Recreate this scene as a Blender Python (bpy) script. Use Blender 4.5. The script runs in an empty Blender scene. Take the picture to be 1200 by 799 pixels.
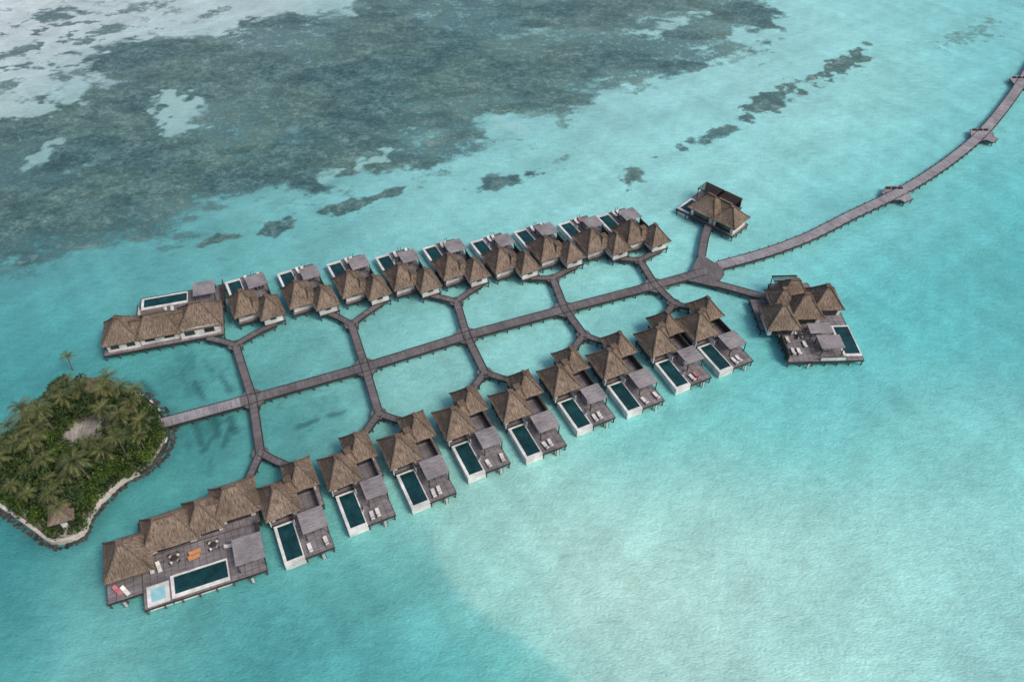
import bpy, math, random
import numpy as np
from mathutils import Vector, Matrix
random.seed(7); rng=np.random.RandomState(11)
scene=bpy.context.scene
TH=math.radians(45.0); H=120.0; F=933.0
ST,CT=math.sin(TH),math.cos(TH)
# unproject helper: image pixel coordinates through the camera -> metre position on level z
def G(px,py,z=0.0):
    u=(px-600.0)/F; v=(py-399.5)/F
    t=(H-z)/(ST+v*CT)
    return (t*u, t*(CT-v*ST))
# ------------------------------------------------------------ materials
def s2l(c):
    return tuple(((x/255.0)/12.92 if x/255.0<=0.04045 else ((x/255.0+0.055)/1.055)**2.4) for x in c)
def mat(name,c1,c2,scale=1.0,rough=0.8,stretch=(1,1,1),coord='OBJ',spec=0.3,bump=0.0,detail=5.0,bigscale=0.08,mid=(0.35,0.65)):
    m=bpy.data.materials.new(name); m.use_nodes=True
    nt=m.node_tree; n=nt.nodes; l=nt.links
    b=n['Principled BSDF']
    if coord=='UV':
        tc=n.new('ShaderNodeTexCoord'); src=tc.outputs['UV']
    elif coord=='POS':
        tc=n.new('ShaderNodeNewGeometry'); src=tc.outputs['Position']
    else:
        tc=n.new('ShaderNodeTexCoord'); src=tc.outputs['Object']
    mp=n.new('ShaderNodeMapping'); mp.inputs['Scale'].default_value=stretch
    l.new(src,mp.inputs['Vector'])
    no=n.new('ShaderNodeTexNoise'); no.inputs['Scale'].default_value=scale; no.inputs['Detail'].default_value=detail; no.inputs['Roughness'].default_value=0.65
    l.new(mp.outputs[0],no.inputs['Vector'])
    r=n.new('ShaderNodeValToRGB'); r.color_ramp.elements[0].position=mid[0]; r.color_ramp.elements[1].position=mid[1]
    r.color_ramp.elements[0].color=(*c1,1); r.color_ramp.elements[1].color=(*c2,1)
    l.new(no.outputs['Fac'],r.inputs['Fac'])
    out=r.outputs['Color']
    ge=n.new('ShaderNodeNewGeometry')
    n2=n.new('ShaderNodeTexNoise'); n2.inputs['Scale'].default_value=bigscale*4; n2.inputs['Detail'].default_value=4
    l.new(ge.outputs['Position'],n2.inputs['Vector'])
    mr=n.new('ShaderNodeMapRange'); mr.inputs[1].default_value=0.3; mr.inputs[2].default_value=0.7; mr.inputs[3].default_value=0.76; mr.inputs[4].default_value=1.24
    l.new(n2.outputs['Fac'],mr.inputs[0])
    vm=n.new('ShaderNodeVectorMath'); vm.operation='SCALE'
    l.new(out,vm.inputs[0]); l.new(mr.outputs[0],vm.inputs['Scale'])
    l.new(vm.outputs[0],b.inputs['Base Color'])
    b.inputs['Roughness'].default_value=rough
    b.inputs['Specular IOR Level'].default_value=spec
    if bump>0:
        bp=n.new('ShaderNodeBump'); bp.inputs['Strength'].default_value=bump; bp.inputs['Distance'].default_value=0.15
        l.new(no.outputs['Fac'],bp.inputs['Height']); l.new(bp.outputs[0],b.inputs['Normal'])
    return m
M={}
M['thatch']=mat('thatch',(0.088,0.065,0.050),(0.31,0.24,0.185),scale=1.0,stretch=(5,0.9,1),coord='UV',rough=0.95,spec=0.1,bump=0.8)
M['thatch_ridge']=mat('thatch_ridge',(0.08,0.06,0.047),(0.20,0.155,0.12),scale=3,rough=0.95,spec=0.1,bump=0.5)
M['deck']=mat('deck_wood',(0.12,0.105,0.11),(0.26,0.235,0.24),scale=1.0,stretch=(0.5,5,1),rough=0.8)
M['jetty']=mat('jetty_wood',(0.09,0.08,0.083),(0.185,0.17,0.175),scale=1.0,stretch=(4,0.35,1),coord='UV',rough=0.8)
M['jetty_pale']=mat('jetty_wood_pale',(0.18,0.165,0.18),(0.34,0.32,0.34),scale=1.0,stretch=(4,0.35,1),coord='UV',rough=0.8)
M['slat']=mat('slat_wood',(0.18,0.165,0.17),(0.36,0.335,0.345),scale=2.0,stretch=(0.4,4,1),rough=0.75)
M['darkwood']=mat('dark_wood',(0.028,0.022,0.02),(0.07,0.056,0.05),scale=3,rough=0.7)
M['pile']=mat('piling_wood',(0.06,0.055,0.05),(0.14,0.13,0.12),scale=3,rough=0.8)
M['white']=mat('white_render',(0.56,0.55,0.52),(0.76,0.75,0.72),scale=0.8,rough=0.6)
M['cream']=mat('cream_cushion',(0.55,0.53,0.49),(0.75,0.73,0.69),scale=3,rough=0.9)
M['pink']=mat('pink_fabric',(0.42,0.12,0.15),(0.5,0.18,0.2),scale=3,rough=0.9)
M['orange']=mat('orange_fabric',(0.50,0.20,0.07),(0.6,0.27,0.1),scale=3,rough=0.9)
M['glass']=mat('door_glass',(0.02,0.025,0.03),(0.05,0.055,0.06),scale=1,rough=0.12,spec=0.6)
M['pool']=mat('pool_water',(0.005,0.030,0.034),(0.011,0.062,0.066),scale=0.7,rough=0.08,spec=0.45,bump=0.08)
M['jacuzzi']=mat('jacuzzi_water',(0.25,0.50,0.56),(0.35,0.6,0.64),scale=1,rough=0.1,spec=0.5)
M['sand']=mat('sand',(0.27,0.25,0.22),(0.43,0.40,0.36),scale=0.6,rough=0.95)
M['rock']=mat('rock',(0.025,0.027,0.025),(0.09,0.087,0.08),scale=1.2,rough=0.9)
M['coping']=mat('coping_stone',(0.42,0.39,0.34),(0.62,0.58,0.52),scale=1.0,rough=0.9)
M['leaf']=mat('shrub_leaf',(0.011,0.030,0.009),(0.085,0.145,0.022),scale=0.4,coord='POS',rough=0.6,detail=6)
M['leaf2']=mat('tree_leaf',(0.014,0.036,0.012),(0.065,0.105,0.028),scale=0.5,coord='POS',rough=0.6)
M['palm']=mat('palm_leaf',(0.030,0.052,0.014),(0.17,0.175,0.055),scale=0.4,coord='POS',rough=0.5,spec=0.4)
M['bark']=mat('bark',(0.10,0.08,0.06),(0.2,0.17,0.13),scale=3,rough=0.9)
# ------------------------------------------------------------ mesh builder
class MB:
    def __init__(s,mats):
        s.v=[];s.f=[];s.m=[];s.uv=[];s.mats=mats
    def face(s,pts,mi=0,uv=None):
        b=len(s.v); s.v.extend([tuple(p) for p in pts]); s.f.append(tuple(range(b,b+len(pts)))); s.m.append(mi)
        s.uv.append(uv if uv else [(p[0],p[1]) for p in pts])
    def box(s,x0,x1,y0,y1,z0,z1,mi=0,T=None):
        c=[(x0,y0,z0),(x1,y0,z0),(x1,y1,z0),(x0,y1,z0),(x0,y0,z1),(x1,y0,z1),(x1,y1,z1),(x0,y1,z1)]
        if T is not None: c=[tuple(T@Vector(p)) for p in c]
        for q in ((3,2,1,0),(4,5,6,7),(0,1,5,4),(1,2,6,5),(2,3,7,6),(3,0,4,7)):
            s.face([c[i] for i in q],mi)
    def cyl(s,p0,p1,r0,r1,n=6,mi=0,cap=True):
        p0=Vector(p0);p1=Vector(p1);d=(p1-p0).normalized()
        a=d.orthogonal().normalized();b=d.cross(a)
        A=[p0+(a*math.cos(2*math.pi*i/n)+b*math.sin(2*math.pi*i/n))*r0 for i in range(n)]
        B=[p1+(a*math.cos(2*math.pi*i/n)+b*math.sin(2*math.pi*i/n))*r1 for i in range(n)]
        for i in range(n):
            j=(i+1)%n; s.face([A[i],A[j],B[j],B[i]],mi)
        if cap: s.face(B,mi)
    def mesh(s,name,flip=False):
        me=bpy.data.meshes.new(name)
        v=s.v; f=s.f; uv=s.uv
        if flip:
            v=[(p[0],-p[1],p[2]) for p in v]; f=[tuple(reversed(q)) for q in f]; uv=[list(reversed(u)) for u in uv]
        me.from_pydata(v,[],f)
        for m in s.mats: me.materials.append(M[m])
        me.polygons.foreach_set('material_index',s.m)
        ul=me.uv_layers.new(name='UVMap')
        flat=[c for u in uv for p in u for c in p]
        ul.data.foreach_set('uv',flat)
        me.update(); return me
def link(ob):
    scene.collection.objects.link(ob); return ob
def obj(name,me,parent=None,mw=None):
    o=bpy.data.objects.new(name,me); link(o)
    if parent: o.parent=parent
    if mw is not None: o.matrix_basis=mw
    return o
def group(name,parts,mw):
    e=bpy.data.objects.new(name,None); e.empty_display_size=1; link(e); e.matrix_basis=mw
    for pn,me in parts: obj(pn,me,e)
    return e
def frame(o,ang,z=0.0):
    return Matrix.Translation((o[0],o[1],z))@Matrix.Rotation(math.radians(ang),4,'Z')
# ------------------------------------------------------------ architectural parts
def hip_roof(mb,cx,cy,hx,hy,z0,z1,rx,ry,seg=7,rings=9):
    def ring(f):
        ex=hx+(rx-hx)*f; ey=hy+(ry-hy)*f
        zz=z0+(z1-z0)*(f**1.12)
        pts=[]
        cs=[(-ex,-ey),(ex,-ey),(ex,ey),(-ex,ey)]
        for k in range(4):
            a=cs[k];b=cs[(k+1)%4]
            for i in range(seg):
                t=i/seg; j=0.07*(1-f)
                pts.append((cx+a[0]+(b[0]-a[0])*t+random.uniform(-j,j),cy+a[1]+(b[1]-a[1])*t+random.uniform(-j,j),zz+random.uniform(-.05,.05)))
        return pts
    def strip(A,B,va,vb,mi=0):
        n=len(A)
        for i in range(n):
            j=(i+1)%n
            k=i//seg
            def U(p,kk=k):
                return ((p[0] if kk%2==0 else p[1])+kk*7.3)
            mb.face([A[i],A[j],B[j],B[i]],mi,[(U(A[i]),va),(U(A[j]),va),(U(B[j]),vb),(U(B[i]),vb)])
    sl=math.hypot(hx,z1-z0)
    prev=ring(0)
    under=[(cx+(p[0]-cx)*0.95,cy+(p[1]-cy)*0.95,p[2]-0.32) for p in prev]
    strip(under,prev,0,0.3)
    mb.face([p for p in reversed(under)],1)
    for k in range(1,rings+1):
        f=k/rings
        nx=ring(f); strip(prev,nx,sl*(f-1/rings),sl*f)
        if k<rings:
            lip=[(cx+(p[0]-cx)*0.975,cy+(p[1]-cy)*0.975,p[2]-0.03) for p in nx]
            strip(nx,lip,sl*f,sl*f+0.1,0); prev=lip
        else: prev=nx
    mb.face(prev,1)
    w=0.2
    mb.box(cx-rx-w,cx+rx+w,cy-ry-w,cy+ry+w,z1-0.12,z1+0.2,1)
    for sx in(-1,1):
        for sy in(-1,1):
            n=5
            for i in range(n):
                f0=i/n;f1=(i+1)/n
                P=[]
                for f in(f0,f1):
                    P.append(Vector((cx+sx*(hx+(rx-hx)*f),cy+sy*(hy+(ry-hy)*f),z0+(z1-z0)*(f**1.12)+0.03)))
                mb.cyl(P[0],P[1],0.13,0.13,5,1,False)
def walls(w,g,x0,x1,y0,y1,z0,z1,faces='SNEW'):
    w.box(x0,x1,y0,y1,z0,z1,0)
    L=x1-x0; e=0.03
    def opening(side,a,b,za,zb):
        if side=='S': g.box(a,b,y0-e,y0+.01,za,zb,0); fr=lambda p,q,r,s_:g.box(p,q,y0-.07,y0-e,r,s_,1)
        elif side=='N': g.box(a,b,y1-.01,y1+e,za,zb,0); fr=lambda p,q,r,s_:g.box(p,q,y1+e,y1+.07,r,s_,1)
        elif side=='W': g.box(x0-e,x0+.01,a,b,za,zb,0); fr=lambda p,q,r,s_:g.box(x0-.07,x0-e,p,q,r,s_,1)
        else: g.box(x1-.01,x1+e,a,b,za,zb,0); fr=lambda p,q,r,s_:g.box(x1+e,x1+.07,p,q,r,s_,1)
        fr(a-.06,a+.04,za,zb); fr(b-.04,b+.06,za,zb); fr((a+b)/2-.04,(a+b)/2+.04,za,zb); fr(a+.04,b-.04,zb-.09,zb)
    if 'S' in faces: opening('S',x0+L*.15,x1-L*.15,z0+.05,z1-.3)
    if 'N' in faces: opening('N',x0+L*.36,x1-L*.36,z0+.9,z1-.4)
    if 'P' in faces:
        opening('S',x0+L*.12,x0+L*.36,z0+.7,z1-.4); opening('S',x0+L*.62,x0+L*.86,z0+.7,z1-.4)
    D=y1-y0
    if 'W' in faces: opening('W',y0+D*.35,y1-D*.3,z0+.9,z1-.4)
    if 'E' in faces: opening('E',y0+D*.35,y1-D*.3,z0+.9,z1-.4)
DZ=1.6
def deck(mb,pl,x0,x1,y0,y1,z=DZ,step=2.6):
    mb.box(x0,x1,y0,y1,z-.16,z,0)
    n=max(1,int((x1-x0)/1.1))
    for i in range(1,n):
        x=x0+(x1-x0)*i/n; mb.box(x-.03,x+.03,y0+.05,y1-.05,z,z+.012,1)
    for a,b,c,d in((x0,x1,y0-.08,y0),(x0,x1,y1,y1+.08)): mb.box(a,b,c,d,z-.34,z+.05,1)
    for a,b,c,d in((x0-.08,x0,y0-.08,y1+.08),(x1,x1+.08,y0-.08,y1+.08)): mb.box(a,b,c,d,z-.34,z+.046,1)
    nx=max(1,round((x1-x0)/step)); ny=max(1,round((y1-y0)/step))
    for i in range(nx+1):
        for j in range(ny+1):
            x=x0+.15+(x1-x0-.3)*i/nx; y=y0+.15+(y1-y0-.3)*j/ny
            pl.cyl((x,y,-1.5),(x,y,z-.16),.15,.14,6,0,False)
def pool(b,w,x0,x1,y0,y1,z=DZ,bot=0.1,rim=.34,front=.65):
    t=z+.16
    b.box(x0,x1,y0,y0+front,bot,t); b.box(x0,x1,y1-rim,y1,bot,t)
    b.box(x0,x0+rim*1.5,y0+front,y1-rim,bot,t-.003); b.box(x1-rim*.6,x1,y0+front,y1-rim,bot,t-.003)
    X0=x0+rim*1.5;X1=x1-rim*.6;Y0=y0+front;Y1=y1-rim
    b.box(X0,X1,Y0,Y1,bot,bot+.15)
    w.face([(X0,Y0,z+.07),(X1,Y0,z+.07),(X1,Y1,z+.07),(X0,Y1,z+.07)])
def pergola(mb,x0,x1,y0,y1,z=3.9,base=DZ,dense=True,mi=0):
    for x in(x0+.12,x1-.12):
        for y in(y0+.12,y1-.12): mb.box(x-.08,x+.08,y-.08,y+.08,base,z-.14,1)
    for y in(y0+.12,y1-.12,(y0+y1)/2): mb.box(x0-.1,x1+.1,y-.06,y+.06,z-.14,z,1)
    st=.26 if dense else .42; w=.105 if dense else .11
    y=y0
    while y<y1:
        mb.box(x0-.15,x1+.15,y,y+2*w,z,z+.06,mi); y+=st
def ladder(mb,x,y,z=DZ):
    for dx in(-.3,.3): mb.box(x+dx-.04,x+dx+.04,y-.5,y-.42,-.6,z+.7,1)
    for k in range(7): mb.box(x-.26,x+.26,y-.5,y-.42,k*.28-.4,k*.28-.34,0)
# ------------------------------------------------------------ furniture
def lounger_mesh(cush):
    mb=MB(['slat',cush])
    mb.box(-.35,.35,-1.0,1.0,.22,.30,0)
    for x in(-.3,.3):
        for y in(-.9,.9): mb.box(x-.04,x+.04,y-.04,y+.04,0,.22,0)
    mb.box(-.32,.32,-.98,.35,.30,.42,1)
    T=Matrix.Translation((0,.35,.31))@Matrix.Rotation(math.radians(32),4,'X')
    mb.box(-.32,.32,0,.72,0,.12,1,T); mb.box(-.22,.22,.5,.7,.12,.2,1,T)
    return mb.mesh('sun_lounger_mesh')
LM=lounger_mesh('cream'); LMP=lounger_mesh('pink'); LMO=lounger_mesh('orange')
def lounger(mw,x,y,ang=0,z=DZ,pink=False,me=None):
    o=bpy.data.objects.new('sun_lounger',me or (LMP if pink else LM)); link(o)
    o.matrix_basis=mw@Matrix.Translation((x,y,z+.014))@Matrix.Rotation(math.radians(ang),4,'Z')
def table_mesh():
    mb=MB(['darkwood','cream'])
    mb.cyl((0,0,.7),(0,0,.76),.55,.55,12,0); mb.cyl((0,0,0),(0,0,.7),.06,.06,6,0)
    for k in range(4):
        T=Matrix.Rotation(math.radians(90*k+45),4,'Z')
        mb.box(.62,1.08,-.23,.23,.40,.48,1,T); mb.box(1.06,1.12,-.23,.23,.40,.9,0,T)
        for a,b in((.66,-.2),(.66,.2),(1.05,-.2),(1.05,.2)): mb.box(a-.02,a+.02,b-.02,b+.02,0,.4,0,T)
    return mb.mesh('dining_set_mesh')
TM=table_mesh()
def dining(mw,x,y,z=DZ):
    o=bpy.data.objects.new('dining_table_with_chairs',TM); link(o); o.matrix_basis=mw@Matrix.Translation((x,y,z+.014))
# ------------------------------------------------------------ generic villa
def build_villa(spec,flip=False):
    D=MB(['deck','darkwood']);P=MB(['pile']);R=MB(['thatch','thatch_ridge']);W=MB(['white']);Gm=MB(['glass','darkwood'])
    B=MB(['white']);Wt=MB(['pool']);Pg=MB(['slat','darkwood']);Wn=MB(['white','darkwood']);J=MB(['jacuzzi'])
    for i,d in enumerate(spec['decks']): deck(D,P,*d,z=DZ-.006*i)
    for r in spec['roofs']: hip_roof(R,*r)
    for w in spec['walls']: walls(W,Gm,*w[:4],DZ,w[4] if len(w)>4 else 4.1,w[5] if len(w)>5 else 'SNEW')
    for p in spec.get('pools',[]): pool(B,Wt,*p)
    for p in spec.get('pergolas',[]): pergola(Pg,*p)
    for p in spec.get('darkpergolas',[]): pergola(Pg,*p,dense=False,mi=1)
    for s_ in spec.get('screens',[]):
        Wn.box(*s_[:4],DZ+.013,s_[4],s_[5])
        Wn.box(s_[0]-.04,s_[1]+.04,s_[2]-.04,s_[3]+.04,s_[4],s_[4]+.07,1)
    for b in spec.get('jacuzzi',[]):
        x0,x1,y0,y1=b
        B.box(x0,x1,y0,y1,.3,DZ+.20)
        J.face([(x0+.6,y0+.6,DZ+.204),(x1-.6,y0+.6,DZ+.204),(x1-.6,y1-.6,DZ+.204),(x0+.6,y1-.6,DZ+.204)])
    for x,y in spec.get('ladders',[]): ladder(Wn,x,y)
    out=[]
    for nm,mb in(('timber_deck',D),('pilings',P),('thatched_roof',R),('walls',W),('glazed_doors_and_windows',Gm),('pool_basin',B),('pool_water',Wt),('pergola',Pg),('screens_and_ladder',Wn),('jacuzzi_water',J)):
        if mb.f: out.append((nm,mb.mesh(nm,flip)))
    return out
std=dict(
 decks=[(3.75,8.6,0,8.3),(.1,5.3,8.4,15.2),(5.0,9.4,8.9,18.1)],
 roofs=[(2.5,11.7,3.1,3.8,3.75,7.6,.25,.25),(7.05,15.2,2.7,3.4,3.7,7.2,.1,.4),(4.8,13.5,1.2,1.5,3.9,6.0,.5,.5,4,4)],
 walls=[(.4,4.6,9.1,14.4),(5.1,9.0,12.7,17.9,4.0)],
 pools=[(.3,3.7,0,8.0)],
 pergolas=[(4.7,8.7,3.0,7.2,3.8)],
 screens=[(8.45,8.6,7.3,12.6,3.2,1),(-.05,.1,8.2,9.1,3.3,0),(3.76,3.9,7.0,9.0,3.2,0)],
 ladders=[(6.6,0)])
std2=dict(std); std2['pergolas']=[(5.0,8.7,3.4,7.4,3.8)]; std2['screens']=std['screens']+[(3.76,3.9,2.8,3.6,2.6,0)]
std_b=[build_villa(std,False),build_villa(std2,False)]
std_t=[build_villa(std,True),build_villa(std2,True)]
def place_std(name,px0,ang,top,k):
    o=G(*px0,1.6); mw=frame(o,ang)
    group(name,(std_t if top else std_b)[k%2],mw)
    sg=-1 if top else 1
    lounger(mw,4.9,sg*1.35,(180 if not top else 0)+random.uniform(-8,8)); lounger(mw,6.0 if k%3 else 7.7,sg*1.5,(180 if not top else 0)+random.uniform(-8,8),pink=(k==7))
    if k%2==0: dining(mw,6.9,sg*5.0)
    else: lounger(mw,6.2,sg*5.2,90)
    e=mw@Vector((7.2,sg*18.0,0))
    return (e.x,e.y)
bot=[(332,664),(407,625),(481,598),(547,562),(615,540),(675,507),(734,486),(791,458),(842,438)]
top=[(262,332),(323,322),(381,311),(438,303),(493,292),(549,285),(600,273),(652,264),(697,255)]
EB=[place_std('overwater_villa',p,25.5+random.uniform(-.8,.8),False,i) for i,p in enumerate(bot)]
ET=[place_std('overwater_villa',p,27+random.uniform(-.8,.8),True,i) for i,p in enumerate(top)]
B1=dict(decks=[(0,19,0,9.6),(-5.4,-.1,3.2,13),(-.05,19.5,9.7,17)],
 roofs=[(-1.4,9.4,3.8,4.0,3.8,7.9,.3,.4),(5.3,12.2,4.6,3.6,3.8,7.6,1.6,.1),(10.8,12.9,3.2,3.7,3.8,7.5,.2,.3),(16.2,14.1,4.0,3.8,3.8,7.8,1.0,.1),(13,13,1.6,2.2,3.9,6.2,1.0,.1,5,5)],
 walls=[(-4,1.3,7,12.2),(1.6,9,9.9,14.6),(9.1,13.3,10.4,15.4),(13.4,19.0,11.3,16.6)],
 pools=[(4.2,13.2,.4,4.6)],jacuzzi=[(.5,3.9,.3,3.9)],
 pergolas=[(14.8,19.2,1.0,6.0,3.9)],
 screens=[(18.85,19,6.4,9.4,3.0,1)],ladders=[(16.5,0),(-3,3.2)])
o=G(170,715,1.6); mw=frame(o,21.5); group('large_overwater_villa',build_villa(B1),mw)
for x,y,a in((-3.8,5.0,30),(-2.6,4.4,30),(1.5,7.0,10),(2.7,6.8,10),(14.0,6.6,90),(16.2,3.0,180),(17.6,3.2,180)): lounger(mw,x,y,a,pink=(x<-3))
dining(mw,11.5,7.6); dining(mw,5.2,7.4); lounger(mw,8.2,6.6,100,me=LMO); lounger(mw,8.4,7.5,100,me=LMO)
EB1=mw@Vector((17.5,17.2,0))
T1=dict(decks=[(2.6,20.5,4.2,12.2),(-4,20,-4.2,4.1)],
 roofs=[(0,0,3.9,3.9,3.8,7.8,.3,.3),(7.4,-.4,4.6,3.5,3.8,7.5,2.0,.1),(15.6,.2,4.7,4.0,3.8,7.8,1.0,.1),(11.5,-.3,2.0,2.0,3.9,6.3,1.3,.1,5,5),(3.6,-.3,1.8,2.0,3.9,6.3,1.2,.1,5,5)],
 walls=[(-3.1,3.2,-3.4,3,4.1,'NWP'),(3.4,11.2,-3.0,2.4,4.1,'NP'),(11.4,19.4,-3.5,3.2,4.1,'NEP')],
 pools=[(2.8,12.6,8.2,11.9)],pergolas=[(14.4,18.8,7.0,11.6,3.9)],
 screens=[(20.35,20.5,4.4,12,3.2,1),(2.5,2.65,4.4,8,3.3,0)],ladders=[])
o=G(137,375,7); mw=frame(o,16); group('large_overwater_villa',build_villa(T1),mw)
for x in(8,9.4,13.4): lounger(mw,x,6.2,0)
ET1=mw@Vector((16.5,-4.3,0))
A1=dict(decks=[(-7,4.5,3.4,8.2),(-7,9.5,-3.6,3.3)],
 roofs=[(0,0,4.0,3.8,3.8,7.4,.9,.1),(6.3,-.2,3.4,3.5,3.8,7.0,.2,.2),(3.2,1.6,2.6,2.2,3.9,6.2,1.6,.1,5,5)],
 walls=[(-3.2,3,-3,3),(3.3,9,-2.9,2.6)],
 pools=[(-7,-3.6,-3.4,2.6)],darkpergolas=[(-6.4,-1.4,4.2,8.0,4.2),(-.4,4.2,4.2,8.0,4.2)],
 screens=[(-3.5,-3.36,-3,2.6,3.2,1),(-6.4,4.2,8.02,8.16,4.1,1)],ladders=[])
o=G(834,230,7); mwA=frame(o,-44); group('overwater_spa_pavilion',build_villa(A1),mwA)
B2=dict(decks=[(-6.2,9.4,0.4,9.8),(-9.5,9.2,9.9,19.6),(-4,5,19.7,24.6)],
 roofs=[(-5.6,11.2,3.7,3.8,3.8,7.6,.3,.3),(.2,14.2,3.7,3.6,3.8,7.8,.5,.1),(5.6,16.8,3.5,3.6,3.8,7.6,.3,.5),(-3.6,17,3.1,3.2,3.8,6.9,.3,.3),(-.2,20.6,2.8,2.4,3.8,6.3,.9,.1,5,5)],
 walls=[(-8.6,-2.7,8.3,14),(-2.6,3.3,11.4,17),(3.5,8.6,13.9,19.4)],
 pools=[(5.6,9.45,1.6,10.6)],pergolas=[(.6,5.2,1.8,5.6,3.9),(-.2,4.4,6.4,9.4,3.7)],darkpergolas=[(-3.8,1.6,20.4,24.4,4.3)],
 screens=[(-6.2,-6.05,1,7.4,3.0,1),(.4,5.5,.46,.6,2.6,0)],ladders=[(-2,0.4)])
o=G(960,425,1.6); mwB=frame(o,2); group('large_overwater_villa',build_villa(B2),mwB)
for x,y in((-4.6,3),(-3.4,3),(-1.6,5),(-4.8,6.4)): lounger(mwB,x,y,180)
dining(mwB,-2.0,7.6); lounger(mwB,2.4,3.6,90)
# ------------------------------------------------------------ boardwalks
def catmull(pts,n=6):
    P=[pts[0]]+list(pts)+[pts[-1]]; out=[]
    for i in range(1,len(P)-2):
        p0,p1,p2,p3=[np.array(q) for q in P[i-1:i+3]]
        for k in range(n):
            t=k/n; out.append(tuple(.5*((2*p1)+(-p0+p2)*t+(2*p0-5*p1+4*p2-p3)*t*t+(-p0+3*p1-3*p2+p3)*t**3)))
    out.append(tuple(pts[-1])); return out
def walkway(D,P,pts,w,z,mi=0,rail=False):
    n=len(pts); pts=[Vector((p[0],p[1],0)) for p in pts]
    L=[];Rr=[];acc=0;S=[0]
    for i in range(n):
        d=(pts[min(i+1,n-1)]-pts[max(i-1,0)]).normalized(); q=Vector((-d.y,d.x,0))
        L.append(pts[i]+q*w/2);Rr.append(pts[i]-q*w/2)
        if i: acc+=(pts[i]-pts[i-1]).length; S.append(acc)
    up=Vector((0,0,1))
    for i in range(n-1):
        a,b,c,d=Rr[i],Rr[i+1],L[i+1],L[i]
        D.face([a+up*z,b+up*z,c+up*z,d+up*z],mi,[(S[i],0),(S[i+1],0),(S[i+1],w),(S[i],w)])
        D.face([d+up*(z-.2),c+up*(z-.2),b+up*(z-.2),a+up*(z-.2)],2)
        for e0,e1 in((a,b),(d,c)):
            m=(L[i]+Rr[i])/2; nrm=(e0-m).normalized()*.08
            ks=[e0-nrm,e1-nrm,e1+nrm,e0+nrm]
            D.face([k+up*(z+.09) for k in ks],2)
            D.face([ks[2]+up*(z-.32),ks[3]+up*(z-.32),ks[3]+up*(z+.09),ks[2]+up*(z+.09)],2)
            D.face([ks[0]+up*(z-.32),ks[1]+up*(z-.32),ks[1]+up*(z+.09),ks[0]+up*(z+.09)],2)
    s=0.6;i=0
    while s<acc-.3:
        while S[i+1]<s: i+=1
        t=(s-S[i])/(S[i+1]-S[i])
        for A in(L,Rr):
            p=A[i].lerp(A[i+1],t); c=((L[i]+Rr[i])/2).lerp((L[i+1]+Rr[i+1])/2,t); p=c+(p-c)*.82
            P.cyl((p.x,p.y,-1.5),(p.x,p.y,z-.2),.13,.13,6,0,False)
        if rail:
            for A in(L,Rr):
                p=A[i].lerp(A[i+1],t); D.box(p.x-.06,p.x+.06,p.y-.06,p.y+.06,z,z+.55,2)
        s+=2.8
def platform(D,P,c,poly,z,mi=0):
    pts=[Vector((c[0]+a,c[1]+b,0)) for a,b in poly]; up=Vector((0,0,1)); n=len(pts)
    D.face([p+up*z for p in pts],mi,[(p.x*.7,p.y*.7) for p in pts])
    cc=Vector((c[0],c[1],0))
    for i in range(n):
        a,b=pts[i],pts[(i+1)%n]
        D.face([a+up*(z-.35),b+up*(z-.35),b+up*z,a+up*z],2)
        q=cc+(a-cc)*.85; P.cyl((q.x,q.y,-1.5),(q.x,q.y,z-.2),.14,.14,6,0,False)
def ngon(r,n=8,rot=0,sx=1,sy=1):
    o_=[]
    for i in range(n):
        a=2*math.pi*(i+.5)/n; x=r*math.cos(a)*sx; y=r*math.sin(a)*sy
        o_.append((x*math.cos(rot)-y*math.sin(rot),x*math.sin(rot)+y*math.cos(rot)))
    return o_
D=MB(['jetty','jetty_pale','darkwood']);P=MB(['pile'])
JP=[(296,467),(428,430),(547,393),(662,362),(768,334)]
J=[G(*p,1.5) for p in JP]
hub=G(826,318,1.5)
walkway(D,P,[G(185,497,1.5),J[0]],2.7,1.497,1)
walkway(D,P,[J[0],J[1],J[2],J[3],J[4],hub],2.35,1.50)
rot=math.radians(22)
TF=[G(*p,1.5) for p in((276,404),(412,380),(535,353),(648,326),(750,305))]
BF=[G(*p,1.5) for p in((305,530),(444,484),(568,436),(684,392),(790,355))]
te=[(ET1,ET[0]),(ET[1],ET[2]),(ET[3],ET[4]),(ET[5],ET[6]),(ET[7],ET[8])]
be=[(EB1,EB[0]),(EB[1],EB[2]),(EB[3],EB[4]),(EB[5],EB[6]),(EB[7],EB[8])]
for i in range(5):
    platform(D,P,J[i],ngon(2.6,8,rot),1.512)
    for k,(FK,en) in enumerate(((TF,te),(BF,be))):
        f=FK[i]; walkway(D,P,[J[i],f],1.6,1.492)
        platform(D,P,f,ngon(1.6,8,rot),1.506-.004*k)
        for q,e in enumerate(en[i]):
            e=(e[0],e[1]); mid=(e[0]*.45+f[0]*.55,e[1]*.5+f[1]*.5)
            walkway(D,P,[f,mid,e],1.4,1.484-.004*q)
hp=[(804,328),(820,297),(846,313),(849,321),(838,336)]
hw=[G(*p,1.5) for p in hp]; hw=[(a-hub[0],b-hub[1]) for a,b in reversed(hw)]
platform(D,P,hub,hw,1.516)
walkway(D,P,[G(822,300,1.5),G(826,278,1.5),G(831,262,1.5)],1.9,1.494)
walkway(D,P,[G(838,332,1.5),G(875,342,1.5),G(912,353,1.5)],2.0,1.494)
group('boardwalk',[('deck_planks',D.mesh('deck_planks')),('pilings',P.mesh('pilings'))],Matrix())
D=MB(['jetty','jetty_pale','darkwood']);P=MB(['pile'])
cp=[(843,311),(900,295),(950,276),(1000,251),(1048,228),(1082,209),(1117,185),(1148,159),(1175,128),(1200,92),(1222,50),(1236,5)]
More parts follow.
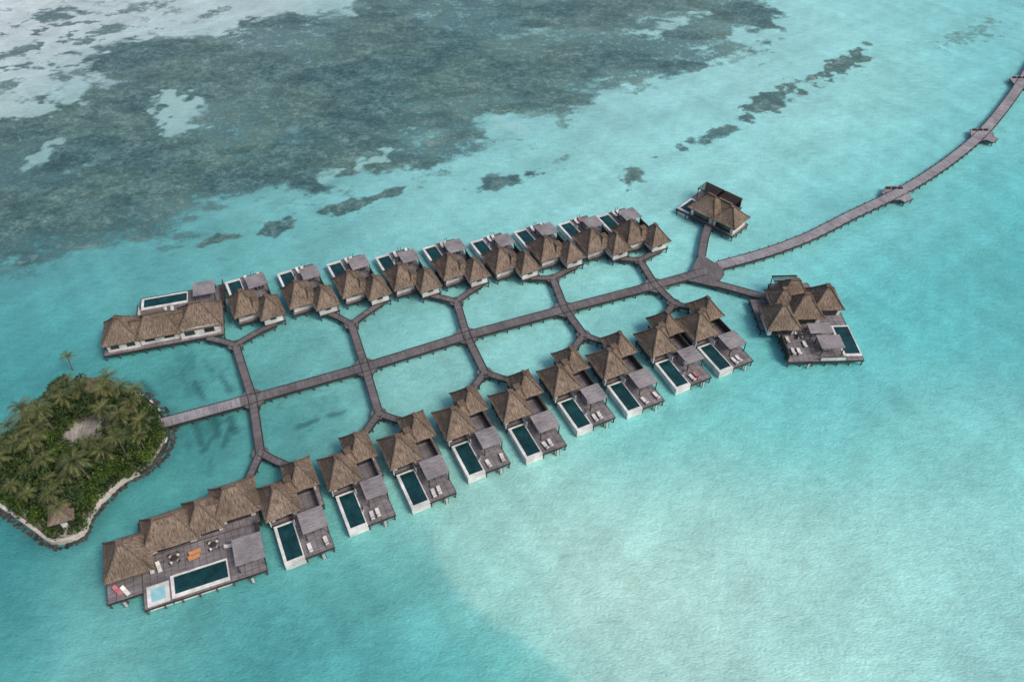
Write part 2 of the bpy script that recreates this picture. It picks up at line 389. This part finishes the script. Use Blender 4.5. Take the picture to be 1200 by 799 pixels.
walkway(D,P,catmull([G(*p,1.5) for p in cp],6),2.9,1.47,1,rail=True)
for p,a in(((1050,226),30),((1151,157),42),((1197,95),60)):
    c=G(*p,1.5); platform(D,P,c,ngon(3.9,6,math.radians(a),1.0,.9),1.50,1)
    q=G(p[0]+9,p[1]+5,1.5)
    platform(D,P,q,ngon(2.4,4,math.radians(a)),1.49,1)
    for k in range(3):
        D.box(c[0]-2+k*1.6,c[0]-1+k*1.6,c[1]+1.6,c[1]+2.1,1.5,1.95,2)
group('jetty',[('deck_planks',D.mesh('deck_planks')),('pilings',P.mesh('pilings'))],Matrix())
D=MB(['jetty','jetty_pale','darkwood']);P=MB(['pile'])
walkway(D,P,[G(-120,585,1.5),G(0,548,1.5),G(25,541,1.5)],2.7,1.50)
group('boardwalk',[('deck_planks',D.mesh('deck_planks')),('pilings',P.mesh('pilings'))],Matrix())
# ------------------------------------------------------------ numpy noise
def vnoise(x,y,seed=0):
    xi=np.floor(x).astype(np.int64); yi=np.floor(y).astype(np.int64); xf=x-xi; yf=y-yi
    def h(a,b):
        n=(a*374761393+b*668265263+seed*982451653)&0x7fffffff
        n=((n^(n>>13))*1274126177)&0x7fffffff
        return ((n^(n>>16))&0xffff)/65535.0
    u=xf*xf*(3-2*xf); v=yf*yf*(3-2*yf)
    return (h(xi,yi)*(1-u)+h(xi+1,yi)*u)*(1-v)+(h(xi,yi+1)*(1-u)+h(xi+1,yi+1)*u)*v
def fbm(x,y,seed=0,o=5,g=.5):
    r=0;a=1;t=0
    for k in range(o):
        r=r+a*vnoise(x*2**k+17*k,y*2**k+31*k,seed+k); t+=a; a*=g
    return r/t
def poly_sd(X,Y,poly):
    d=np.full(X.shape,1e9); ins=np.zeros(X.shape,bool); n=len(poly)
    for i in range(n):
        x0,y0=poly[i];x1,y1=poly[(i+1)%n]; dx,dy=x1-x0,y1-y0
        t=np.clip(((X-x0)*dx+(Y-y0)*dy)/(dx*dx+dy*dy+1e-9),0,1)
        d=np.minimum(d,np.hypot(X-x0-t*dx,Y-y0-t*dy))
        if y0!=y1:
            c=((Y<y0)!=(Y<y1))&(X<(x1-x0)*(Y-y0)/(y1-y0)+x0); ins^=c
    return np.where(ins,d,-d)
def sstep(a,b,x):
    t=np.clip((x-a)/(b-a),0,1); return t*t*(3-2*t)
# ------------------------------------------------------------ lagoon water over sand and reef
def axis(lo,hi,st,far):
    c=list(np.arange(lo,hi+.01,st)); s=st
    a=[];x=hi
    while x<far: s*=1.35; x+=s; a.append(x)
    b=[];x=lo;s=st
    while x>-far: s*=1.35; x-=s; b.append(x)
    return np.array(b[::-1]+c+a)
xs=axis(-235,235,.7,6000); ys=axis(30,335,.7,6000)
X,Y=np.meshgrid(xs,ys); nx,ny=len(xs),len(ys)
Xf=X.ravel();Yf=Y.ravel()
grid=[
[(186,214,220),(176,209,214),(172,207,213),(174,211,216),(148,198,204),(125,188,194),(125,192,198),(145,206,211),(142,207,212),(138,212,216),(130,214,217),(122,210,214),(112,204,210)],
[(166,204,208),(136,186,191),(118,179,184),(115,180,186),(110,180,186),(110,182,188),(115,190,195),(130,202,206),(128,206,210),(138,212,214),(132,214,215),(122,211,213),(98,198,203)],
[(82,148,156),(82,152,158),(85,158,164),(95,171,176),(105,184,188),(118,194,197),(122,203,206),(130,210,212),(130,212,214),(128,213,215),(116,208,211),(97,200,204),(78,187,193)],
[(72,155,160),(76,166,170),(84,173,177),(92,182,184),(103,191,195),(114,201,204),(120,206,208),(128,211,212),(122,208,210),(112,204,207),(88,194,199),(77,187,192),(68,179,185)],
[(58,154,158),(62,160,164),(74,167,170),(92,181,183),(104,187,188),(118,197,197),(122,201,200),(120,202,201),(104,197,198),(91,194,197),(78,187,192),(74,185,190),(82,187,192)],
[(58,154,158),(60,157,160),(58,145,149),(68,155,157),(86,172,172),(120,197,194),(124,202,198),(110,202,200),(104,202,201),(99,199,200),(104,200,201),(112,203,203),(108,199,201)],
[(50,145,150),(58,155,157),(70,164,165),(78,168,169),(95,182,180),(115,194,190),(144,211,204),(150,215,208),(146,215,209),(141,214,209),(134,211,207),(127,208,206),(118,203,203)],
[(55,150,154),(94,183,184),(86,178,179),(72,166,169),(82,174,175),(90,184,184),(120,202,197),(156,218,210),(153,218,211),(146,214,209),(138,211,207),(130,207,205),(121,203,203)],
[(60,154,157),(110,190,191),(78,170,172),(62,161,165),(67,166,169),(72,175,177),(86,187,187),(136,208,203),(148,213,208),(142,211,207),(136,208,205),(128,204,203),(118,199,201)]]
wx=(fbm(Xf/22,Yf/22,3,3)-.5)*14; wy=(fbm(Xf/22,Yf/22,9,3)-.5)*14
Xw=Xf+wx; Yw=Yf+wy
pts=[];cols=[]
for j,row in enumerate(grid):
    for i,c in enumerate(row):
        x,y=G(i*100,j*100); x2,_=G(i*100+100,j*100); _,y2=G(i*100,j*100-50); _,y3=G(i*100,j*100+50)
        pts.append((x,y,(x2-x)*.5,(y2-y3)*.5)); cols.append(s2l(c))
cols=np.array(cols)
num=np.zeros((Xf.size,3)); best=np.full(Xf.shape,1e18); den=np.zeros(Xf.shape)
for p in pts:
    best=np.minimum(best,((Xw-p[0])/p[2])**2*.5+((Yw-p[1])/p[3])**2*.5)
for p,c in zip(pts,cols):
    d=((Xw-p[0])/p[2])**2*.5+((Yw-p[1])/p[3])**2*.5
    w=np.exp(-(d-best)); den+=w; num+=w[:,None]*c
col=num/den[:,None]
def polyG(l): return [G(*p) for p in l]
shoal=polyG([(498,575),(506,605),(508,640),(522,680),(548,712),(590,738),(630,765),(668,812),(760,900),(1400,900),(1400,560),(1000,480),(700,520),(560,560)])
sd=poly_sd(Xf,Yf,shoal)+(fbm(Xf/9,Yf/9,21,4)-.5)*4
k=sstep(-.5,1.0,sd)*np.exp(-np.clip(sd,0,None)/22)*sstep(560,640,600+ (75-Yf)*4)
col=col*(1-.25*k[:,None])+np.array(s2l((174,226,216)))*(.25*k[:,None])
n1=fbm(Xf/7,Yf/7,5,4); n2=fbm((Xf*.8+Yf*.6)/30,(-Xf*.6+Yf*.8)/4,15,4); n3=fbm(Xf/1.6,Yf/1.6,19,2)
n4=fbm((Xf*.35+Yf*.94)/22,(-Xf*.94+Yf*.35)/2.2,25,3); n5=fbm((Xf*.55-Yf*.83)/34,(Xf*.83+Yf*.55)/3.0,29,3)
n6=fbm(Xf/13+n1*1.5,Yf/10,35,4)
col*= (1+(n1-.5)*.20+(n2-.5)*.24+(n3-.5)*.10+(n4-.5)*.14+(n5-.5)*.20+(n6-.5)*.16)[:,None]
reefpoly=polyG([(-300,345),(-120,325),(0,302),(70,296),(150,280),(230,262),(300,240),(370,226),(430,209),(500,194),(560,172),(592,146),(650,134),(720,116),(800,86),(880,52),(905,5),(870,-30),(640,-40),(520,-22),(440,-5),(400,12),(330,18),(250,42),(180,42),(110,62),(95,100),(30,126),(-120,145),(-400,190)])
sd=poly_sd(Xf,Yf,reefpoly); nz=fbm(Xf/16,Yf/13,33,5,.6); nz2=fbm(Xf/5,Yf/4,43,4,.6)
reef=sstep(-7,6,sd+(nz-.5)*28+(nz2-.5)*18)
core=sstep(0,20,sd)
big=fbm((Xf+Yf*.4)/34,Yf/15,51,5,.6)
reef*=.60+.36*sstep(.36,.58,big)
reef=np.maximum(reef,core*(.62+.30*sstep(.38,.6,big))*(.8+.4*nz2))
def ell(px,py,rx,ry,ang=0):
    c=G(px,py); e=G(px+math.cos(ang)*rx,py+math.sin(ang)*rx); f_=G(px-math.sin(ang)*ry,py+math.cos(ang)*ry)
    a=np.array([[e[0]-c[0],f_[0]-c[0]],[e[1]-c[1],f_[1]-c[1]]]); ai=np.linalg.inv(a)
    qx=Xf-c[0];qy=Yf-c[1]
    return np.hypot(ai[0,0]*qx+ai[0,1]*qy,ai[1,0]*qx+ai[1,1]*qy)
wob=(nz2-.5)*2.0+(fbm(Xf/2.2,Yf/2.0,61,3)-.5)*1.5
dr=math.radians
for a,st in [((420,105,140,30,-.25),.18),((60,250,110,30,-.15),.2),((450,60,140,20,-.1),.12),((210,215,90,22,-.2),.14),((620,80,120,24,-.2),.1)]:
    reef+=(1-sstep(.3,1.3,ell(*a)+wob*.4))*st*(reef>.2)
for a,st in [((206,132,27,24,0.9),1),((50,182,28,8,-.7),.8),((432,190,28,8,-.3),.85),((385,203,20,7,-.2),.6),((345,150,14,6,-.8),.35),((110,190,26,7,-.4),.45),((640,34,60,6,-.2),.2),((790,28,40,7,-.3),.45),((120,238,26,4,-.2),.4),((30,128,60,12,-.1),.8),((500,160,30,6,-.4),.2),((280,200,30,6,-.3),.2),((600,150,20,8,.3),.6)]:
    q=1-(1-sstep(.5,1.3,ell(*a)+wob))*st; reef*=q
    col=col*(1-.38*(1-q))[:,None]+np.array(s2l((165,208,205)))*(.38*(1-q))[:,None]
for a,st in [((405,243,28,7,-.25),.95),((452,228,28,5,-.3),.85),((325,267,18,9,-.3),.95),((256,281,26,6,-.2),.85),((200,290,20,4,-.1),.5),((590,213,46,8,-.2),.85),((740,207,13,11,-.6),.85),((660,185,14,4,-.5),.45),((830,160,40,7,-.35),.7),((905,118,50,13,-.45),.85),((985,80,38,12,-.5),.95),((1140,42,42,15,-.3),.45),((60,20,30,9,-.2),.7),((130,35,26,7,-.3),.7),((20,60,26,8,-.3),.6),((80,90,24,6,-.2),.6),((170,10,30,7,-.2),.6),((10,100,24,6,-.2),.6),((250,15,24,5,-.2),.6),((620,265,24,4,-.3),.3),((370,30,26,6,-.2),.6),((90,285,60,10,-.1),.6),((30,320,50,12,-.1),.45),((1020,185,12,3,-.2),.3),((885,78,24,4,-.3),.35)]:
    reef=np.maximum(reef,(1-sstep(.35,1.35,ell(*a)+wob))*st)
sc=sstep(.54,.66,fbm(Xf/5,Yf/3.5,71,4,.6)); mz=sstep(0,1,1-ell(60,50,330,120,-.1))
reef=np.maximum(reef,sc*mz*.75)
sc2=sstep(.58,.74,fbm(Xf/6,Yf/3,77,4,.6)); mz=sstep(0,.6,1-ell(470,215,260,60,-.33))
reef=np.maximum(reef,sc2*mz*.45)
reef=np.clip(reef,0,1)
grass=np.zeros(Xf.shape)
for a,st in [((225,440,45,32,-.3),.5),((240,520,48,38,-.5),.5),((365,492,55,35,-.3),.4),((345,400,40,22,-.2),.15),((100,440,60,20,0),.2),((430,720,45,90,-.1),.18),((330,760,60,60,0),.18),((200,510,60,14,-.3),.3),((20,650,30,90,0),.2)]:
    grass=np.maximum(grass,(1-sstep(.4,1.2,ell(*a)+wob*.35))*st)
rows=sstep(.52,.62,fbm((Xf*.927+Yf*.375)/1.1,(-Xf*.375+Yf*.927)/3.6,81,3))
grass*=.55+.6*rows*(fbm(Xf/6,Yf/6,85,3)>.45)
gc=np.array(s2l((30,100,106)))
col=col*(1-grass[:,None])+gc*grass[:,None]
for (x0,y0,x1,y1) in [(166,447,180,462),(228,447,240,468),(258,440,270,458),(230,497,236,520),(252,492,258,512),(270,488,276,506),(238,528,250,512),(385,487,405,482),(350,500,372,492),(270,500,262,522)]:
    a=G(x0,y0);b=G(x1,y1); t=np.clip(((Xf-a[0])*(b[0]-a[0])+(Yf-a[1])*(b[1]-a[1]))/((b[0]-a[0])**2+(b[1]-a[1])**2),0,1)
    d=np.hypot(Xf-a[0]-t*(b[0]-a[0]),Yf-a[1]-t*(b[1]-a[1])); q=(1-sstep(.2,1.0,d+wob*.4))*.6
    col=col*(1-q[:,None])+np.array(s2l((24,78,84)))*q[:,None]
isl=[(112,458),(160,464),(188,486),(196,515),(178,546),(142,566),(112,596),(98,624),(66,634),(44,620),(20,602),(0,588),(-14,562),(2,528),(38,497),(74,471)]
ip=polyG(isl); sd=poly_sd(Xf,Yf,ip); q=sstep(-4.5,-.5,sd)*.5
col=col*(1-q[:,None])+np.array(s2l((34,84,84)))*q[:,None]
lum=(col@np.array([.25,.6,.15]))[:,None]
col=col*.93+lum*.07
col=col*np.array([1.16,.98,.935])
col=np.clip(col,0.004,.95)
me=bpy.data.meshes.new('water')
v=np.zeros((Xf.size,3),dtype=np.float32); v[:,0]=Xf; v[:,1]=Yf
idx=np.arange(nx*ny).reshape(ny,nx); q=np.stack([idx[:-1,:-1],idx[:-1,1:],idx[1:,1:],idx[1:,:-1]],-1).reshape(-1,4)
me.vertices.add(len(v)); me.vertices.foreach_set('co',v.ravel())
me.loops.add(q.size); me.loops.foreach_set('vertex_index',q.ravel().astype(np.int32))
me.polygons.add(len(q)); me.polygons.foreach_set('loop_start',np.arange(0,q.size,4,dtype=np.int32))
try: me.polygons.foreach_set('loop_total',np.full(len(q),4,dtype=np.int32))
except Exception: pass
me.update(calc_edges=True)
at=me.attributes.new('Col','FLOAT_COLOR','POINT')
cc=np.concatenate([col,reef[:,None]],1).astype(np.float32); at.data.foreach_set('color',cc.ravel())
water=obj('lagoon_water',me)
m=bpy.data.materials.new('lagoon_water'); m.use_nodes=True; nt=m.node_tree;n=nt.nodes;l=nt.links; b=n['Principled BSDF']
A=n.new('ShaderNodeAttribute'); A.attribute_name='Col'
ge=n.new('ShaderNodeNewGeometry')
def noise(scale,detail=6,rough=.6,stretch=(1,1,1),rz=0,dist=0):
    mp=n.new('ShaderNodeMapping'); mp.inputs['Scale'].default_value=stretch; mp.inputs['Rotation'].default_value=(0,0,rz)
    l.new(ge.outputs['Position'],mp.inputs[0]); q=n.new('ShaderNodeTexNoise'); q.inputs['Scale'].default_value=scale;q.inputs['Detail'].default_value=detail;q.inputs['Roughness'].default_value=rough;q.inputs['Distortion'].default_value=dist
    l.new(mp.outputs[0],q.inputs['Vector']); return q.outputs['Fac']
def mrange(s,a,b_,c,d,smooth=False):
    q=n.new('ShaderNodeMapRange')
    if smooth:q.interpolation_type='SMOOTHSTEP'
    for i,vv in enumerate((a,b_,c,d)): q.inputs[i+1].default_value=vv
    l.new(s,q.inputs[0]); return q.outputs[0]
def math_(op,a,b_):
    q=n.new('ShaderNodeMath'); q.operation=op
    for i,vv in enumerate((a,b_)):
        if isinstance(vv,(int,float)): q.inputs[i].default_value=vv
        else: l.new(vv,q.inputs[i])
    return q.outputs[0]
def ramp3(src,a,bm,c,pos=(.34,.5,.66)):
    r=n.new('ShaderNodeValToRGB'); e=r.color_ramp.elements
    e[0].position=pos[0];e[0].color=(*s2l(a),1); e[1].position=pos[2];e[1].color=(*s2l(c),1)
    em=e.new(pos[1]); em.color=(*s2l(bm),1); l.new(src,r.inputs[0]); return r.outputs[0]
rn=noise(.6,8,.78,dist=.8); rn2=noise(.11,9,.75,(1,1.4,1),dr(15),.4); big=noise(.03,5,.6)
mixn=math_('ADD',math_('MULTIPLY',rn,.5),math_('MULTIPLY',rn2,.5))
ra=ramp3(mixn,(30,52,58),(64,95,98),(118,152,148),(.37,.5,.64))
rb=ramp3(mixn,(44,67,64),(80,108,103),(136,163,154),(.37,.5,.64))
mb_=n.new('ShaderNodeMix'); mb_.data_type='RGBA'; l.new(mrange(big,.4,.6,0,1,True),mb_.inputs[0]); l.new(ra,mb_.inputs[6]); l.new(rb,mb_.inputs[7])
rf=math_('ADD',A.outputs['Alpha'],math_('MULTIPLY',math_('SUBTRACT',mixn,.5),2.7))
rf=mrange(rf,.22,.72,0,.94,True)
gate=mrange(A.outputs['Alpha'],.03,.3,0,1)
rf=math_('MULTIPLY',rf,gate)
mx=n.new('ShaderNodeMix'); mx.data_type='RGBA'; l.new(rf,mx.inputs[0]); l.new(A.outputs['Color'],mx.inputs[6]); l.new(mb_.outputs[2],mx.inputs[7])
rip=noise(1.5,5,.7,(1,2.2,1),dr(-35)); rip2=noise(.25,5,.6,(1,3.5,1),dr(48))
vor=n.new('ShaderNodeTexVoronoi'); vor.feature='F1'; vor.inputs['Scale'].default_value=.9
l.new(ge.outputs['Position'],vor.inputs['Vector'])
g=math_('ADD',mrange(rip,.3,.7,.87,1.13),math_('ADD',mrange(rip2,.3,.7,-.08,.08),mrange(vor.outputs['Distance'],0,.8,-.03,.04)))  # ripple tone and faint caustic-like light pattern painted into the water colour
vm=n.new('ShaderNodeVectorMath'); vm.operation='SCALE'; l.new(mx.outputs[2],vm.inputs[0]); l.new(g,vm.inputs['Scale'])
l.new(vm.outputs[0],b.inputs['Base Color'])
b.inputs['Roughness'].default_value=.2; b.inputs['IOR'].default_value=1.33; b.inputs['Specular IOR Level'].default_value=.5
bp=n.new('ShaderNodeBump'); bp.inputs['Strength'].default_value=.7; bp.inputs['Distance'].default_value=.3
hh=math_('ADD',noise(1.8,4,.6,(1,1.8,1),dr(-35)),math_('MULTIPLY',noise(.5,3,.5,(1,1.6,1),dr(20)),1.2))
l.new(hh,bp.inputs['Height']); l.new(bp.outputs[0],b.inputs['Normal'])
me.materials.append(m)
# ------------------------------------------------------------ islet
ipc=np.mean(np.array(ip),0)
dense=catmull(ip+[ip[0]],8)[:-1]
mb=MB(['sand']); N=len(dense); prev=None
for k,(s_,z) in enumerate([(1.02,-1.0),(1.0,.15),(.965,.9),(.9,1.15),(.7,1.4),(.4,1.6),(.15,1.65)]):
    ring=[(ipc[0]+(p[0]-ipc[0])*s_,ipc[1]+(p[1]-ipc[1])*s_,z+random.uniform(-.08,.08)*(k>1)) for p in dense]
    if prev:
        for i in range(N): mb.face([prev[i],prev[(i+1)%N],ring[(i+1)%N],ring[i]])
    prev=ring
mb.face(prev)
obj('island_ground',mb.mesh('island_ground'))
mb=MB(['rock','coping'])
for i in range(N):
    a=Vector((*dense[i],0)); b_=Vector((*dense[(i+1)%N],0)); c=Vector((*ipc,0))
    def off(p,d): return p+(p-c).normalized()*d
    low=a.y<ipc[1]-2
    mi=1 if (low or random.random()<.3) else 0
    q=[off(a,.1),off(b_,.1),off(b_,.7 if low else .45),off(a,.7 if low else .45)]; z0,z1=-1,.95
    mb.face([Vector((p.x,p.y,z1)) for p in q],mi)
    mb.face([Vector((q[3].x,q[3].y,z0)),Vector((q[2].x,q[2].y,z0)),Vector((q[2].x,q[2].y,z1)),Vector((q[3].x,q[3].y,z1))],1 if low else 0)
    mb.face([Vector((q[0].x,q[0].y,z0)),Vector((q[1].x,q[1].y,z0)),Vector((q[1].x,q[1].y,z1)),Vector((q[0].x,q[0].y,z1))],0)
    for _ in range(5):
        p=a.lerp(b_,random.random()); p=off(p,random.uniform(.8,1.6)); r=random.uniform(.15,.4)
        T=Matrix.Translation((p.x,p.y,random.uniform(-.3,.05)))@Matrix.Rotation(random.random()*6,4,'Z')@Matrix.Rotation(random.random(),4,'X')
        mb.box(-r,r,-r*.8,r*.8,-r*.6,r*.6,0,T)
obj('stone_seawall',mb.mesh('stone_seawall'))
def edge_d(x,y): return poly_sd(np.array([x]),np.array([y]),ip)[0]
clear=G(100,506,1.5); clear2=G(128,487,1.5)
def leafquad(mb,c,s,mi=0):
    a=Vector((random.gauss(0,1),random.gauss(0,1),random.gauss(0,.6))).normalized()
    b_=a.cross(Vector((random.gauss(0,1),random.gauss(0,1),random.gauss(0,1)))).normalized()
    mb.face([c-a*s,c+b_*s*.45,c+a*s,c-b_*s*.45],mi)
mb=MB(['leaf','bark'])
xs_=[p[0] for p in ip]; ys_=[p[1] for p in ip]
def bush(x,y,edge):
    hgt=random.uniform(1.3,2.6)+min(edge,5)*.25; r=random.uniform(1.0,1.8)
    mb.cyl((x,y,.8),(x,y,.8+hgt*.6),.08,.04,4,1,False)
    for _ in range(int(72*r)):
        th=random.random()*6.283; ph=random.random(); rr=r*(.65+.4*random.random())
        h_=math.sqrt(max(0,1-ph*ph))
        c=Vector((x+math.cos(th)*h_*rr,y+math.sin(th)*h_*rr,1.0+ph*hgt*(.75+.3*random.random())))
        leafquad(mb,c,random.uniform(.18,.38))
cnt=0
while cnt<430:
    x=random.uniform(min(xs_),max(xs_)); y=random.uniform(min(ys_),max(ys_)); ed=edge_d(x,y)
    if ed<.9: continue
    if math.hypot((x-clear[0])/4.2,(y-clear[1])/3.6)<1: continue
    if abs(x-clear2[0])<1.8 and abs(y-clear2[1])<1.3: continue
    cnt+=1; bush(x,y,ed)
for i in range(0,N):
    p=dense[i]
    if p[1]<ipc[1]-9 and random.random()<.5: continue
    f=random.uniform(.88,.945); bush(ipc[0]+(p[0]-ipc[0])*f,ipc[1]+(p[1]-ipc[1])*f,1)
obj('tropical_shrubs',mb.mesh('tropical_shrubs'))
def tree_mesh():
    mb=MB(['bark','leaf2']); h=random.uniform(3.5,4.5)
    mb.cyl((0,0,-.3),(0.1,0,h*.6),.25,.17,7,0,False)
    cl=[]
    for k in range(7):
        a=k*.9+random.random()*.5; L=random.uniform(1.2,2.6)
        e=Vector((math.cos(a)*L,math.sin(a)*L,h+random.uniform(-.3,1.2)))
        mb.cyl((.1,0,h*.58),e,.11,.04,5,0,False); cl.append(e)
    cl.append(Vector((0,0,h+1.4)))
    for c in cl:
        r=random.uniform(.9,1.4)
        for _ in range(150):
            d=Vector((random.gauss(0,1),random.gauss(0,1),random.gauss(0,.7))).normalized()*r*random.uniform(.55,1.1)
            d.z*=.7; leafquad(mb,c+d,random.uniform(.2,.4),1)
    return mb.mesh('tropical_tree_mesh')
def palm_mesh():
    mb=MB(['bark','palm']); h=random.uniform(5.2,8.0); lean=random.uniform(.3,1.2); pv=Vector((0,0,-.4))
    for k in range(1,7):
        t=k/6; p=Vector((lean*t*t,0,h*t)); mb.cyl(pv,p,.2-.09*(k-1)/6,.2-.09*k/6,7,0,False); pv=p
    nf=17
    for f in range(nf):
        az=2*math.pi*f/nf+random.uniform(-.15,.15); L=random.uniform(2.4,3.2); el=random.uniform(.1,1.1) if f%3 else random.uniform(.9,1.3)
        d=Vector((math.cos(az),math.sin(az),0)); s=Vector((-d.y,d.x,0)); ns=11
        P_=[]
        x=0;z=0;ang=el
        for k in range(ns+1):
            P_.append(pv+d*x+Vector((0,0,z))); x+=math.cos(ang)*L/ns; z+=math.sin(ang)*L/ns; ang-=(.9+el*.9)/ns
        for k in range(ns):
            a=P_[k];b_=P_[k+1]; t=k/ns; w=L*.23*math.sin(math.pi*min(1,.12+t*.88))**.7
            mb.face([a-s*.03,a+s*.03,b_+s*.03,b_-s*.03],1)
            for sg in(-1,1):
                dz=Vector((0,0,-.45*w-random.uniform(0,.1)))
                tip=(a+(b_-a)*1.2)+s*sg*w+d*w*.35+dz
                mb.face([a+(b_-a)*.05,a+(b_-a)*.62,tip],1)
    return mb.mesh('palm_tree_mesh')
PM=[palm_mesh() for _ in range(5)]; TMs=[tree_mesh() for _ in range(3)]
placed=[]
def tryplace(md,marg,n,fn):
    c=0;g_=0
    while c<n and g_<4000:
        g_+=1
        x=random.uniform(min(xs_),max(xs_)); y=random.uniform(min(ys_),max(ys_))
        if edge_d(x,y)<marg: continue
        if abs(x-clear[0])<4.8 and -10<y-clear[1]<3.0: continue
        if any(math.hypot(x-a,y-b_)<md for a,b_ in placed): continue
        placed.append((x,y)); fn(x,y); c+=1
def pp(x,y,s=None):
    o=obj('palm_tree',random.choice(PM)); s=s or random.uniform(.65,1.1); o.matrix_basis=Matrix.Translation((x,y,1.1 if s>.63 else 0))@Matrix.Rotation(random.random()*6.28,4,'Z')@Matrix.Diagonal((s,s,s,1))
def tt(x,y):
    o=obj('tropical_tree',random.choice(TMs)); s=random.uniform(.7,1.1); o.matrix_basis=Matrix.Translation((x,y,1.1))@Matrix.Rotation(random.random()*6.28,4,'Z')@Matrix.Diagonal((s,s,s*.85,1))
tryplace(2.7,1.4,38,pp); tryplace(2.0,1.8,26,tt)
a=G(86,434,0); pp(a[0],a[1],.62)
for p,s in(((116,465),1.0),((80,612),.9)):
    a=G(*p,1.4); R=MB(['thatch','thatch_ridge']); hip_roof(R,0,0,2.3*s,2.3*s,3.0,5.1,.1,.1,5,6)
    W=MB(['darkwood','white']); W.box(-1.5*s,1.5*s,-1.5*s,1.5*s,0,3.0,0); W.box(-.5,.5,-1.5*s-.05,-1.5*s,0,2.1,1)
    group('thatched_hut',[('thatched_roof',R.mesh('roof')),('walls',W.mesh('walls'))],frame(a,20,1.4))
# ------------------------------------------------------------ light, sky, camera
w=bpy.data.worlds.new('World'); scene.world=w; w.use_nodes=True; nt=w.node_tree
sky=nt.nodes.new('ShaderNodeTexSky'); sky.sky_type='NISHITA'; sky.sun_disc=False
sd_=Vector((.62,-.38,.85)).normalized(); el=math.asin(sd_.z); az=math.atan2(sd_.x,sd_.y)
sky.sun_elevation=el; sky.sun_rotation=az; sky.air_density=1.0; sky.dust_density=4; sky.ozone_density=1.0
nt.links.new(sky.outputs[0],nt.nodes['Background'].inputs[0]); nt.nodes['Background'].inputs[1].default_value=.14
sl=bpy.data.lights.new('sun','SUN'); sl.energy=1.65; sl.angle=math.radians(20); sl.color=(1,.95,.87)
so=bpy.data.objects.new('sun',sl); link(so); so.rotation_euler=sd_.to_track_quat('Z','Y').to_euler(); so.location=(0,0,200)
cam=bpy.data.cameras.new('camera'); co=bpy.data.objects.new('camera',cam); link(co)
cam.lens=28; cam.sensor_width=36; cam.clip_end=20000; cam.clip_start=1
co.location=(0,0,H); co.rotation_euler=(math.radians(45),0,0); scene.camera=co
scene.view_settings.view_transform='Standard'; scene.view_settings.look='None'; scene.view_settings.exposure=0
